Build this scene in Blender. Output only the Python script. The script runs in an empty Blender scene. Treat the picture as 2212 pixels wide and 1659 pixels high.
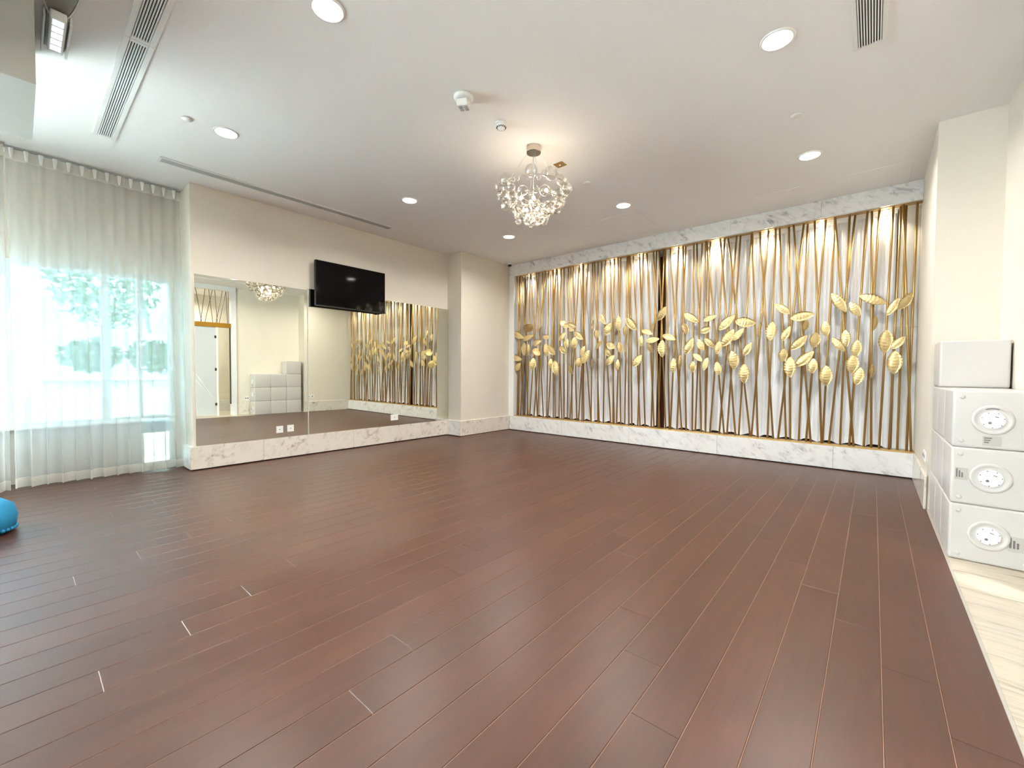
import bpy, math, random
from mathutils import Matrix, Vector
random.seed(7)
S = bpy.context.scene
COL = S.collection

SKY, SUN, EXPOSURE = 19.5, 45.0, 1.95            # sky and sun outside the windows; exposure
DOWN, BULB, PUCK = 8.0, 1.6, 3.6     # watts of each downlight, chandelier bulb and header spot

# ------------------------------------------------------------------ camera, sky, exposure
F_PX, YAW, PIT, ROL, CAM_H = 912.4, 0.7072, -0.0283, 0.0063, 1.2
cam_d = bpy.data.cameras.new('camera')
cam = bpy.data.objects.new('camera', cam_d); COL.objects.link(cam)
cam_d.sensor_fit = 'HORIZONTAL'; cam_d.sensor_width = 36.0
cam_d.lens = F_PX / 2212.0 * 36.0
cam_d.clip_start = 0.02
_r = Vector((math.cos(YAW), math.sin(YAW), 0)); _f = Vector((-math.sin(YAW), math.cos(YAW), 0)); _z = Vector((0, 0, 1))
_fw = _f * math.cos(PIT) + _z * math.sin(PIT); _up = -_f * math.sin(PIT) + _z * math.cos(PIT)
_rt = _r * math.cos(ROL) + _up * math.sin(ROL); _u2 = -_r * math.sin(ROL) + _up * math.cos(ROL)
cam.matrix_world = Matrix(((_rt.x, _u2.x, -_fw.x, 0), (_rt.y, _u2.y, -_fw.y, 0), (_rt.z, _u2.z, -_fw.z, CAM_H), (0, 0, 0, 1)))
S.camera = cam

W = bpy.data.worlds.new('sky'); S.world = W; W.use_nodes = True
_bg = W.node_tree.nodes['Background']
_bg.inputs[0].default_value = (0.80, 0.91, 1.0, 1); _bg.inputs[1].default_value = SKY
sun_d = bpy.data.lights.new('sun', 'SUN'); sun_d.energy = SUN; sun_d.angle = 0.01; sun_d.color = (1.0, 0.98, 0.96)
sun = bpy.data.objects.new('sun', sun_d); COL.objects.link(sun)
sun.rotation_euler = Vector((-0.25, -0.55, -0.80)).to_track_quat('-Z', 'Y').to_euler()   # high, from beyond the rod wall; it never shines in
S.view_settings.view_transform = 'Standard'; S.view_settings.look = 'None'
S.view_settings.exposure = EXPOSURE; S.view_settings.gamma = 1.0
S.view_settings.use_curve_mapping = False
S.cycles.use_denoising = True
S.cycles.use_adaptive_sampling = True; S.cycles.adaptive_threshold = 0.04
S.cycles.max_bounces = 7; S.cycles.diffuse_bounces = 4; S.cycles.glossy_bounces = 4
S.cycles.transparent_max_bounces = 16; S.cycles.sample_clamp_indirect = 40.0
S.cycles.caustics_reflective = False; S.cycles.caustics_refractive = False

def portal(name, loc, rot, sx, sy):
    """guides the sky light through a window opening; gives no light of its own"""
    l = bpy.data.lights.new(name, 'AREA'); l.shape = 'RECTANGLE'; l.size = sx; l.size_y = sy; l.cycles.is_portal = True
    o = bpy.data.objects.new(name, l); COL.objects.link(o); o.location = loc; o.rotation_euler = rot
portal('window_portal', (-6.90, -3.30, 1.17), (0, -math.pi / 2, 0), 2.33, 9.3)

# ------------------------------------------------------------------ helpers
PI = math.pi
def lin(c):
    c /= 255.0
    return c / 12.92 if c <= 0.04045 else ((c + 0.055) / 1.055) ** 2.4
def rgb(r, g, b): return (lin(r), lin(g), lin(b), 1)

class MB:
    """collects shapes in world coordinates; build() links them as one mesh object"""
    def __init__(s): s.v = []; s.f = []
    def add(s, vs, fs):
        n = len(s.v); s.v += [tuple(p) for p in vs]; s.f += [tuple(i + n for i in f) for f in fs]; return s
    def box(s, x0, x1, y0, y1, z0, z1):
        vs = [(x, y, z) for z in (z0, z1) for y in (y0, y1) for x in (x0, x1)]
        return s.add(vs, [(0, 2, 3, 1), (4, 5, 7, 6), (0, 1, 5, 4), (2, 6, 7, 3), (0, 4, 6, 2), (1, 3, 7, 5)])
    def bbox(s, x0, x1, y0, y1, z0, z1, b=0.004):
        """box with chamfered edges"""
        c = []
        X = (x0, x1); Y = (y0, y1); Z = (z0, z1)
        idx = {}
        for i in (0, 1):
            for j in (0, 1):
                for k in (0, 1):
                    sx, sy, sz = (b if i == 0 else -b), (b if j == 0 else -b), (b if k == 0 else -b)
                    for a, p in enumerate(((X[i], Y[j] + sy, Z[k] + sz), (X[i] + sx, Y[j], Z[k] + sz), (X[i] + sx, Y[j] + sy, Z[k]))):
                        idx[i, j, k, a] = len(c); c.append(p)
        g = lambda i, j, k, a: idx[i, j, k, a]
        f = []
        for i in (0, 1): f.append([g(i, 0, 0, 0), g(i, 1, 0, 0), g(i, 1, 1, 0), g(i, 0, 1, 0)][::(1 if i == 0 else -1)][::-1])
        for j in (0, 1): f.append([g(0, j, 0, 1), g(1, j, 0, 1), g(1, j, 1, 1), g(0, j, 1, 1)][::(1 if j == 0 else -1)])
        for k in (0, 1): f.append([g(0, 0, k, 2), g(1, 0, k, 2), g(1, 1, k, 2), g(0, 1, k, 2)][::(-1 if k == 0 else 1)])
        for j in (0, 1):
            for k in (0, 1): f.append([g(0, j, k, 1), g(1, j, k, 1), g(1, j, k, 2), g(0, j, k, 2)])
        for i in (0, 1):
            for k in (0, 1): f.append([g(i, 0, k, 0), g(i, 1, k, 0), g(i, 1, k, 2), g(i, 0, k, 2)])
        for i in (0, 1):
            for j in (0, 1): f.append([g(i, j, 0, 0), g(i, j, 1, 0), g(i, j, 1, 1), g(i, j, 0, 1)])
        for i in (0, 1):
            for j in (0, 1):
                for k in (0, 1): f.append([g(i, j, k, 0), g(i, j, k, 1), g(i, j, k, 2)])
        return s.add(c, f)
    def tube(s, p, q, r, n=8, r2=None):
        p = Vector(p); q = Vector(q); d = (q - p).normalized()
        a = d.orthogonal().normalized(); b = d.cross(a); r2 = r if r2 is None else r2
        vs = []
        for c, rr in ((p, r), (q, r2)):
            for i in range(n):
                t = 2 * PI * i / n; vs.append(c + (a * math.cos(t) + b * math.sin(t)) * rr)
        fs = [(i, (i + 1) % n, n + (i + 1) % n, n + i) for i in range(n)] + [tuple(range(n))[::-1], tuple(range(n, 2 * n))]
        return s.add(vs, fs)
    def lathe(s, c, prof, n=24, axis='z', sx=1.0, sy=1.0):
        """prof: (radius, height) pairs, turned round the axis through c; caps both ends"""
        vs = []
        for r, h_ in prof:
            for i in range(n):
                t = 2 * PI * i / n; u, v = r * math.cos(t) * sx, r * math.sin(t) * sy
                vs.append({'z': (c[0] + u, c[1] + v, c[2] + h_), 'y': (c[0] + u, c[1] + h_, c[2] + v), 'x': (c[0] + h_, c[1] + u, c[2] + v)}[axis])
        m = len(prof); fs = []
        for k in range(m - 1):
            for i in range(n):
                j = (i + 1) % n; fs.append((k * n + i, k * n + j, (k + 1) * n + j, (k + 1) * n + i))
        fs += [tuple(range(n))[::-1], tuple(range((m - 1) * n, m * n))]
        return s.add(vs, fs)
    def ball(s, c, r, n=12, m=8, sz=1.0):
        prof = [(max(1e-4, r * math.sin(PI * k / m)), -r * sz * math.cos(PI * k / m)) for k in range(m + 1)]
        return s.lathe(c, prof, n)
    def ring(s, c, R, r, n=32, m=6):
        vs = []; fs = []
        for i in range(n):
            a = 2 * PI * i / n
            for j in range(m):
                b = 2 * PI * j / m; q = R + r * math.cos(b)
                vs.append((c[0] + q * math.cos(a), c[1] + q * math.sin(a), c[2] + r * math.sin(b)))
        for i in range(n):
            for j in range(m):
                fs.append((i * m + j, ((i + 1) % n) * m + j, ((i + 1) % n) * m + (j + 1) % m, i * m + (j + 1) % m))
        return s.add(vs, fs)
    def grid(s, fn, nu, nv):
        vs = [fn(i / nu, j / nv) for i in range(nu + 1) for j in range(nv + 1)]
        fs = [(i * (nv + 1) + j, (i + 1) * (nv + 1) + j, (i + 1) * (nv + 1) + j + 1, i * (nv + 1) + j + 1) for i in range(nu) for j in range(nv)]
        return s.add(vs, fs)

ORIG = {}
def obj(name, mb, m, parent=None, at=None, smooth=False, solid=True):
    if at is None:
        at = ORIG[parent.name] if parent else (0, 0, 0)
    me = bpy.data.meshes.new(name)
    me.from_pydata([(p[0] - at[0], p[1] - at[1], p[2] - at[2]) for p in mb.v], [], mb.f)
    if solid:
        import bmesh
        bm = bmesh.new(); bm.from_mesh(me); bmesh.ops.recalc_face_normals(bm, faces=bm.faces); bm.to_mesh(me); bm.free()
    if smooth: me.polygons.foreach_set('use_smooth', [True] * len(me.polygons))
    me.materials.append(m)
    o = bpy.data.objects.new(name, me); COL.objects.link(o)
    if parent:
        o.parent = parent; q = ORIG[parent.name]; o.location = (at[0] - q[0], at[1] - q[1], at[2] - q[2])
    else: o.location = at
    ORIG[o.name] = at
    return o
def tag(o, label, cat, group=None):
    o['label'] = label; o['category'] = cat
    if group: o['group'] = group
    return o
def thing(name, label, cat, at, group=None):
    o = bpy.data.objects.new(name, None); o.empty_display_size = 0.1; COL.objects.link(o); o.location = at
    ORIG[o.name] = tuple(at); return tag(o, label, cat, group)
def struct(name, mb, m, label=None, **k):
    o = obj(name, mb, m, **k); o['kind'] = 'structure'
    if label: o['label'] = label
    return o
def dup(o, parent=None):
    """a copy of a thing with its parts and sub-parts, sharing mesh data"""
    c = o.copy(); COL.objects.link(c); c.parent = parent
    ORIG[c.name] = ORIG.get(o.name, (0, 0, 0))
    for ch in list(o.children): dup(ch, c)
    return c

# ------------------------------------------------------------------ materials
def nt(name):
    m = bpy.data.materials.new(name); m.use_nodes = True
    return m, m.node_tree.nodes, m.node_tree.links, m.node_tree.nodes['Principled BSDF']
def mat(name, col, rough=0.5, metal=0.0, var=0.04, scale=6.0, bump=0.0, spec=0.5):
    m, N, L, P = nt(name)
    P.inputs['Roughness'].default_value = rough; P.inputs['Metallic'].default_value = metal
    P.inputs['Specular IOR Level'].default_value = spec
    tc = N.new('ShaderNodeTexCoord'); no = N.new('ShaderNodeTexNoise'); no.inputs['Scale'].default_value = scale; no.inputs['Detail'].default_value = 4
    L.new(tc.outputs['Object'], no.inputs['Vector'])
    mx = N.new('ShaderNodeMix'); mx.data_type = 'RGBA'
    mx.inputs[6].default_value = tuple(c * (1 - var) for c in col[:3]) + (1,); mx.inputs[7].default_value = tuple(min(1, c * (1 + var)) for c in col[:3]) + (1,)
    L.new(no.outputs['Fac'], mx.inputs[0]); L.new(mx.outputs[2], P.inputs['Base Color'])
    if bump:
        b = N.new('ShaderNodeBump'); b.inputs['Strength'].default_value = bump; b.inputs['Distance'].default_value = 0.01
        n2 = N.new('ShaderNodeTexNoise'); n2.inputs['Scale'].default_value = scale * 12; L.new(tc.outputs['Object'], n2.inputs['Vector'])
        L.new(n2.outputs['Fac'], b.inputs['Height']); L.new(b.outputs['Normal'], P.inputs['Normal'])
    return m
def glow(name, col, strength):
    m, N, L, P = nt(name); m.cycles.emission_sampling = 'NONE'       # the lamp placed in the fitting lights the room
    e = N.new('ShaderNodeEmission'); e.inputs[0].default_value = col; e.inputs[1].default_value = strength
    L.new(e.outputs[0], N['Material Output'].inputs[0]); return m
def wood_floor():
    m, N, L, P = nt('dark_plank_wood')
    tc = N.new('ShaderNodeTexCoord'); oi = N.new('ShaderNodeObjectInfo')
    mp = N.new('ShaderNodeMapping'); mp.inputs['Scale'].default_value = (14, 1.3, 1)
    L.new(tc.outputs['Object'], mp.inputs['Vector'])
    no = N.new('ShaderNodeTexNoise'); no.noise_dimensions = '4D'; no.inputs['Scale'].default_value = 2.0; no.inputs['Detail'].default_value = 5; no.inputs['Roughness'].default_value = 0.55; no.inputs['Distortion'].default_value = 0.8
    mw = N.new('ShaderNodeMath'); mw.operation = 'MULTIPLY'; mw.inputs[1].default_value = 60
    L.new(oi.outputs['Random'], mw.inputs[0]); L.new(mw.outputs[0], no.inputs['W']); L.new(mp.outputs[0], no.inputs['Vector'])
    cr = N.new('ShaderNodeValToRGB'); cr.color_ramp.elements[0].position = 0.22; cr.color_ramp.elements[1].position = 0.80
    cr.color_ramp.elements[0].color = rgb(66, 35, 20); cr.color_ramp.elements[1].color = rgb(86, 48, 29)
    L.new(no.outputs['Fac'], cr.inputs[0])
    hs = N.new('ShaderNodeHueSaturation'); mr = N.new('ShaderNodeMapRange'); mr.inputs[3].default_value = 0.90; mr.inputs[4].default_value = 1.10
    L.new(oi.outputs['Random'], mr.inputs[0]); L.new(mr.outputs[0], hs.inputs['Value']); L.new(cr.outputs[0], hs.inputs['Color']); L.new(hs.outputs[0], P.inputs['Base Color'])
    r2 = N.new('ShaderNodeMapRange'); r2.inputs[3].default_value = 0.34; r2.inputs[4].default_value = 0.40
    L.new(no.outputs['Fac'], r2.inputs[0]); L.new(r2.outputs[0], P.inputs['Roughness'])
    P.inputs['Specular IOR Level'].default_value = 0.7
    return m
def marble(name, base, vein, rough=0.18, rot=0.75, stretch=(13.0, 13.0, 1.3), strength=0.55):
    """fine slanting streaks: one strongly stretched noise for the veins, one soft noise for clouding"""
    m, N, L, P = nt(name)
    tc = N.new('ShaderNodeTexCoord'); oi = N.new('ShaderNodeObjectInfo')
    mp = N.new('ShaderNodeMapping'); mp.inputs['Rotation'].default_value = (rot, rot, 0) if rot else (0, 0, 0.07)
    m2 = N.new('ShaderNodeMapping'); m2.inputs['Scale'].default_value = stretch
    L.new(tc.outputs['Object'], mp.inputs['Vector']); L.new(mp.outputs[0], m2.inputs['Vector'])
    mw = N.new('ShaderNodeMath'); mw.operation = 'MULTIPLY'; mw.inputs[1].default_value = 40; L.new(oi.outputs['Random'], mw.inputs[0])
    no = N.new('ShaderNodeTexNoise'); no.noise_dimensions = '4D'; no.inputs['Scale'].default_value = 1.0; no.inputs['Detail'].default_value = 5; no.inputs['Roughness'].default_value = 0.6; no.inputs['Distortion'].default_value = 0.9
    L.new(m2.outputs[0], no.inputs['Vector']); L.new(mw.outputs[0], no.inputs['W'])
    cr = N.new('ShaderNodeValToRGB'); e = cr.color_ramp.elements
    e[0].position = 0.34; e[0].color = vein; e[1].position = 0.53; e[1].color = base
    q = e.new(0.43); q.color = tuple((1 - strength * 0.45) * a + strength * 0.45 * b for a, b in zip(base, vein))
    L.new(no.outputs['Fac'], cr.inputs[0])
    n2 = N.new('ShaderNodeTexNoise'); n2.inputs['Scale'].default_value = 3.4; n2.inputs['Detail'].default_value = 3; L.new(tc.outputs['Object'], n2.inputs['Vector'])
    mx = N.new('ShaderNodeMix'); mx.data_type = 'RGBA'; mx.inputs[6].default_value = base
    mr = N.new('ShaderNodeMapRange'); mr.inputs[1].default_value = 0.30; mr.inputs[2].default_value = 0.66; mr.inputs[4].default_value = strength * 1.5; L.new(n2.outputs['Fac'], mr.inputs[0])
    L.new(mr.outputs[0], mx.inputs[0]); L.new(cr.outputs[0], mx.inputs[7]); L.new(mx.outputs[2], P.inputs['Base Color'])
    P.inputs['Roughness'].default_value = rough
    return m
def sheer(name, col, dens, transl=0.5):
    m, N, L, P = nt(name)
    d = N.new('ShaderNodeBsdfDiffuse'); t = N.new('ShaderNodeBsdfTranslucent'); tr = N.new('ShaderNodeBsdfTransparent')
    tc = N.new('ShaderNodeTexCoord'); no = N.new('ShaderNodeTexNoise'); no.inputs['Scale'].default_value = 3.0; L.new(tc.outputs['Object'], no.inputs['Vector'])
    mx = N.new('ShaderNodeMix'); mx.data_type = 'RGBA'; mx.inputs[6].default_value = tuple(c * 0.97 for c in col[:3]) + (1,); mx.inputs[7].default_value = col
    L.new(no.outputs['Fac'], mx.inputs[0])
    L.new(mx.outputs[2], d.inputs[0]); L.new(mx.outputs[2], t.inputs[0])
    a = N.new('ShaderNodeMixShader'); a.inputs[0].default_value = transl; L.new(d.outputs[0], a.inputs[1]); L.new(t.outputs[0], a.inputs[2])
    b = N.new('ShaderNodeMixShader'); b.inputs[0].default_value = dens; L.new(tr.outputs[0], b.inputs[1]); L.new(a.outputs[0], b.inputs[2])
    L.new(b.outputs[0], N['Material Output'].inputs[0]); return m
def clear(name, tint, gloss, blend=None, rough=0.02):
    m, N, L, P = nt(name)
    g = N.new('ShaderNodeBsdfGlossy'); g.inputs['Roughness'].default_value = rough; tr = N.new('ShaderNodeBsdfTransparent'); tr.inputs[0].default_value = tint
    x = N.new('ShaderNodeMixShader'); x.inputs[0].default_value = gloss
    if blend:
        lw = N.new('ShaderNodeLayerWeight'); lw.inputs[0].default_value = blend
        mr = N.new('ShaderNodeMapRange'); mr.inputs[3].default_value = gloss; mr.inputs[4].default_value = 0.95
        L.new(lw.outputs['Facing'], mr.inputs[0]); L.new(mr.outputs[0], x.inputs[0])
    L.new(tr.outputs[0], x.inputs[1]); L.new(g.outputs[0], x.inputs[2]); L.new(x.outputs[0], N['Material Output'].inputs[0]); return m

def lamp(kind, loc, watts, col, size=0.02, spot=None, rot=(0, 0, 0)):
    l = bpy.data.lights.new(kind.lower() + '_lamp', kind); l.energy = watts; l.color = col
    if kind == 'AREA': l.shape = 'DISK'; l.size = size; l.spread = math.radians(155)
    else: l.shadow_soft_size = size
    if spot: l.spot_size = spot; l.spot_blend = 0.7
    o = bpy.data.objects.new(kind.lower() + '_lamp', l); COL.objects.link(o); o.location = loc; o.rotation_euler = rot
    return o

M = dict(
    wall=mat('cream_paint', rgb(228, 220, 206), 0.62, var=0.01, scale=2, bump=0.02),
    ceil=mat('white_ceiling_paint', rgb(246, 246, 245), 0.75, var=0.008, scale=1.5),
    white=mat('white_enamel', rgb(240, 240, 238), 0.35, var=0.01),
    jamb=mat('white_jamb_paint', rgb(228, 228, 230), 0.4, var=0.01),
    strip=mat('pale_edge_metal', rgb(188, 182, 172), 0.4, 0.3, var=0.03),
    slotgrey=mat('grey_slot_metal', rgb(176, 182, 182), 0.5, var=0.03),
    bulk=mat('grey_bulkhead', rgb(172, 171, 162), 0.7, var=0.01),  # one even grey, darker than the ceiling
    dark=mat('dark_void', rgb(28, 30, 34), 0.7, var=0.1),
    seam=mat('pale_brown_joint', rgb(150, 116, 96), 0.7, var=0.1),  # plank joints, paler than the planks
    gap=mat('black_shadow_gap', rgb(22, 18, 16), 0.8, var=0.1),
    taupe=mat('taupe_plastic', rgb(150, 146, 136), 0.5, var=0.03),
    wood=wood_floor(),
    marble=marble('white_marble', rgb(234, 232, 231), rgb(150, 150, 156), strength=0.6),
    marbleb=marble('cream_marble', rgb(230, 222, 211), rgb(164, 148, 130), strength=0.6),
    marblef=marble('streaked_floor_marble', rgb(200, 189, 170), rgb(116, 101, 88), rough=0.3, rot=0, stretch=(2.2, 24.0, 1.0), strength=0.65),
    brass=mat('brushed_brass', rgb(188, 154, 94), 0.33, 0.62, var=0.08, scale=9),
    leafgold=mat('satin_gold_leaf', rgb(224, 200, 146), 0.36, 0.68, var=0.07, scale=12),
    rail=mat('gold_rail', rgb(206, 170, 104), 0.4, 0.7, var=0.05),
    beam=mat('antique_gold_beam', rgb(178, 130, 38), 0.45, 0.5, var=0.06),
    walnut=mat('walnut_board', rgb(96, 52, 26), 0.5, var=0.25, scale=5),
    darkrod=mat('dark_bronze_rod', rgb(84, 76, 70), 0.4, 0.6, var=0.05),
    chrome=mat('polished_chrome', rgb(200, 190, 175), 0.12, 1.0, var=0.02),
    mirror=mat('mirror_silver', rgb(232, 232, 218), 0.0, 1.0, var=0.0),
    screen=mat('black_glass_screen', rgb(3, 3, 4), 0.06, var=0.0, spec=0.25),
    blackpl=mat('black_plastic', rgb(18, 18, 19), 0.35, var=0.05),
    cube=mat('milky_white_plastic', rgb(204, 200, 196), 0.32, var=0.012, scale=3),
    capw=mat('bright_white_cap', rgb(246, 246, 250), 0.25, var=0.01),
    sticker=mat('grey_paper_sticker', rgb(186, 182, 176), 0.6, var=0.03),
    ink=mat('grey_ink', rgb(120, 112, 112), 0.6, var=0.05),
    sheer=sheer('ivory_sheer_voile', rgb(226, 226, 220), 0.52, 0.55),
    hem=sheer('ivory_sheer_hem', rgb(228, 224, 214), 0.80, 0.5),
    drape=sheer('white_drape', rgb(248, 248, 250), 1.0, 0.05),
    pane=clear('dimming_cyan_glass', (0.195, 0.245, 0.26, 1), 0.05), clear=clear('clear_glass', (0.95, 0.98, 0.98, 1), 0.04),  # pane tint is set dark to tone down the daylight in view
    door=mat('frosted_grey_glass', rgb(206, 208, 212), 0.25, var=0.02),
    bubble=clear('clear_blown_glass', (0.98, 0.97, 0.95, 1), 0.05, 0.42),
    lamp=glow('downlight_diffuser_glow', (1.0, 0.95, 0.88, 1), 9.0),
    bulb=glow('warm_bulb_glow', (1.0, 0.80, 0.52, 1), 9.0),
    puck=glow('warm_spot_glow', (1.0, 0.82, 0.52, 1), 8.0),
    led=glow('cool_led_glow', (0.86, 0.97, 1.0, 1), 0.42),
    blue=mat('turquoise_fabric', rgb(36, 140, 186), 0.7, var=0.12, scale=30, bump=0.2),
    alu=mat('white_aluminium_frame', rgb(232, 240, 240), 0.35, var=0.01),
    lowwall=mat('grey_parapet_paint', rgb(196, 192, 186), 0.6, var=0.02),
    pave=mat('pale_paving', rgb(232, 228, 220), 0.7, var=0.06, scale=3),
    stone=mat('cream_render', rgb(238, 228, 206), 0.7, var=0.03, scale=3),
    facade=mat('pale_facade', rgb(206, 218, 224), 0.7, var=0.05, scale=1),
    green=mat('shrub_green', rgb(124, 148, 112), 0.6, var=0.35, scale=8),
    bark=mat('tree_bark', rgb(132, 112, 92), 0.8, var=0.2, scale=10),
)

# rods: x at the header, x at the plinth, depth layer; leaves: x, z, length, width, angle, turn
RODS=[(-5.62,-5.435,0),(-5.587,-5.62,1),(-5.535,-5.357,2),(-5.337,-5.509,0),(-5.305,-5.359,1),(-5.305,-5.118,2),(-5.122,-4.925,0),(-5.084,-5.293,1),(-5.013,-5.108,2),(-4.904,-5.161,0),(-4.846,-4.865,1),(-4.772,-4.729,2),(-4.652,-4.816,0),(-4.651,-4.512,1),(-4.581,-4.595,2),(-4.475,-4.442,0),(-4.395,-4.384,1),(-4.36,-4.302,2),(-4.27,-4.157,0),(-4.16,-4.327,1),(-4.174,-3.895,2),(-4.066,-4.047,0),(-3.975,-4.141,1),(-4.753,-4.687,2),(-5.532,-5.563,0),(-4.067,-4.03,1),(-3.899,-3.89,2),(-3.824,-3.695,0),(-3.77,-3.738,1),(-3.718,-3.5,2),(-3.608,-3.614,0),(-3.531,-3.417,1),(-3.469,-3.457,2),(-3.37,-3.278,0),(-3.334,-3.373,1),(-3.23,-3.236,2),(-3.176,-3.133,0),(-3.167,-3.092,1),(-3.119,-2.958,2),(-2.986,-2.846,0),(-2.935,-2.987,1),(-2.884,-2.72,2),(-2.748,-2.604,0),(-2.71,-2.755,1),(-2.603,-2.651,2),(-2.552,-2.444,0),(-2.487,-2.264,1),(-2.681,-2.527,2),(-2.348,-2.43,0),(-2.292,-2.195,1),(-2.261,-2.347,2),(-2.121,-2.095,0),(-2.086,-1.971,1),(-2.015,-2.067,2),(-1.947,-1.904,0),(-1.942,-1.65,1),(-1.898,-1.92,2),(-1.748,-1.493,0),(-1.694,-1.847,1),(-1.657,-1.315,2),(-1.53,-1.711,0),(-1.488,-1.612,1),(-1.353,-1.463,2),(-1.331,-1.209,0),(-1.242,-1.028,1),(-1.147,-1.299,2),(-1.05,-1.092,0),(-1.011,-0.878,1),(-0.907,-0.833,2),(-0.848,-0.6,0),(-0.739,-0.971,1),(-0.699,-0.738,2),(-0.619,-0.487,0),(-0.507,-0.655,1),(-0.414,-0.481,2),(-0.411,-0.165,0),(-0.268,-0.299,1),(-0.215,-0.414,2),(-0.098,-0.208,0),(-0.057,0.001,1),(0.012,-0.069,2),(0.135,0.074,0),(0.203,0.164,1),(0.248,0.237,2),(0.221,0.355,0),(0.342,0.317,1)]
LEAVES=[(-5.559,1.964,0.328,0.126,-27,0),(-5.288,2.082,0.241,0.118,33,1),(-5.033,2.058,0.193,0.104,37,1),(-5.304,1.892,0.279,0.11,18,0),(-5.073,1.781,0.203,0.113,20,0),(-5.393,1.666,0.274,0.131,-89,0),(-5.274,1.648,0.234,0.034,-89,1),(-5.076,1.604,0.199,0.113,-43,1),(-5.619,1.495,0.319,0.123,-15,0),(-5.558,1.309,0.198,0.12,50,0),(-5.167,1.36,0.245,0.127,-97,2),(-4.844,1.883,0.184,0.087,-3,0),(-4.703,1.896,0.205,0.056,-84,2),(-4.837,1.631,0.26,0.076,-84,1),(-4.716,1.623,0.241,0.126,-47,0),(-4.734,1.37,0.179,0.087,-93,2),(-4.619,1.283,0.281,0.153,-82,0),(-4.453,2.123,0.139,0.098,-49,2),(-4.401,2.071,0.142,0.08,-2,0),(-4.28,2.067,0.218,0.097,-17,0),(-4.28,1.99,0.124,0.058,-10,0),(-4.472,1.875,0.203,0.103,-139,0),(-4.111,1.874,0.226,0.101,-41,0),(-4.369,1.739,0.183,0.112,-93,0),(-4.208,1.744,0.215,0.109,-94,2),(-4.451,1.623,0.203,0.102,-40,0),(-4.028,1.59,0.191,0.094,-113,0),(-3.971,1.485,0.27,0.151,-123,0),(-4.098,1.382,0.174,0.09,-89,1),(-4.281,1.246,0.201,0.107,-62,2),(-3.825,2.05,0.189,0.075,-89,2),(-3.742,1.876,0.159,0.064,-91,1),(-3.621,2.133,0.201,0.094,-65,0),(-3.533,1.959,0.241,0.129,-120,0),(-3.326,2.041,0.267,0.093,-88,2),(-3.101,2.02,0.293,0.128,-50,0),(-3.2,1.909,0.178,0.048,-92,1),(-3.708,1.687,0.229,0.123,-135,1),(-3.465,1.671,0.192,0.11,-23,0),(-3.515,1.547,0.185,0.101,-50,0),(-3.474,1.421,0.214,0.118,-134,0),(-3.294,1.627,0.202,0.068,-81,1),(-3.188,1.547,0.331,0.038,-90,1),(-3.831,1.374,0.199,0.129,-91,1),(-3.71,1.366,0.173,0.037,-89,1),(-3.336,1.329,0.2,0.069,-93,2),(-2.825,1.866,0.193,0.08,-21,2),(-2.725,1.938,0.182,0.076,-103,1),(-2.915,1.721,0.196,0.086,-88,0),(-2.731,1.737,0.221,0.095,-174,0),(-2.767,1.601,0.187,0.095,-58,2),(-2.984,1.401,0.236,0.12,-129,0),(-2.571,1.588,0.274,0.137,-89,0),(-2.583,2.143,0.245,0.098,-122,2),(-2.463,1.766,0.22,0.09,-23,2),(-2.13,2.045,0.256,0.105,-34,0),(-2.213,1.884,0.184,0.078,-72,1),(-1.865,2.017,0.2,0.08,19,0),(-1.917,1.846,0.164,0.089,22,0),(-2.155,1.612,0.27,0.119,-115,0),(-1.98,1.625,0.192,0.095,-66,0),(-1.858,1.652,0.207,0.086,-45,0),(-1.738,1.577,0.198,0.093,-101,0),(-1.634,1.936,0.282,0.122,-136,0),(-1.614,1.713,0.28,0.134,-123,0),(-1.39,1.924,0.264,0.128,-11,0),(-1.476,1.76,0.209,0.09,-128,0),(-2.021,1.44,0.169,0.077,-41,2),(-2.093,1.294,0.175,0.09,-94,2),(-1.911,1.337,0.197,0.088,-104,0),(-1.734,1.27,0.201,0.099,-78,0),(-1.532,1.391,0.268,0.12,-82,2),(-1.39,1.195,0.276,0.124,-88,0),(-2.387,1.319,0.228,0.1,-90,0),(-2.284,1.37,0.225,0.051,-92,1),(-1.358,1.545,0.201,0.094,-117,0),(-1.188,1.983,0.177,0.031,-98,1),(-1.216,1.783,0.246,0.056,-89,1),(-1.073,1.776,0.262,0.121,-96,0),(-0.948,2.07,0.223,0.094,-40,0),(-0.9,1.737,0.206,0.086,-115,0),(-0.724,1.955,0.262,0.113,8,0),(-0.682,1.827,0.146,0.059,-105,1),(-0.753,1.61,0.247,0.104,-134,0),(-0.58,1.635,0.198,0.103,-98,2),(-0.474,1.774,0.193,0.094,-84,0),(-0.925,1.449,0.181,0.088,-93,2),(-0.845,1.287,0.274,0.128,-90,0),(-0.689,1.397,0.272,0.114,-135,0),(-0.598,1.302,0.195,0.101,-94,0),(-0.457,1.176,0.261,0.129,-89,0),(-0.347,2.095,0.288,0.106,-59,0),(-0.19,1.999,0.201,0.096,-60,0),(-0.025,2.1,0.278,0.103,-25,0),(0.266,2.048,0.211,0.087,-121,2),(0.158,1.997,0.218,0.08,-118,0),(-0.27,1.643,0.211,0.094,-86,0),(-0.342,1.572,0.219,0.08,-54,0),(-0.165,1.513,0.208,0.102,-93,0),(-0.198,1.325,0.226,0.121,-94,0),(-0.138,1.173,0.216,0.106,-100,0),(0.104,1.59,0.273,0.124,-92,0),(0.212,1.573,0.178,0.082,-129,0),(0.185,1.339,0.271,0.129,-92,0),(0.005,1.816,0.183,0.03,-94,1),(-0.009,1.237,0.178,0.03,-92,1)]

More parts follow.
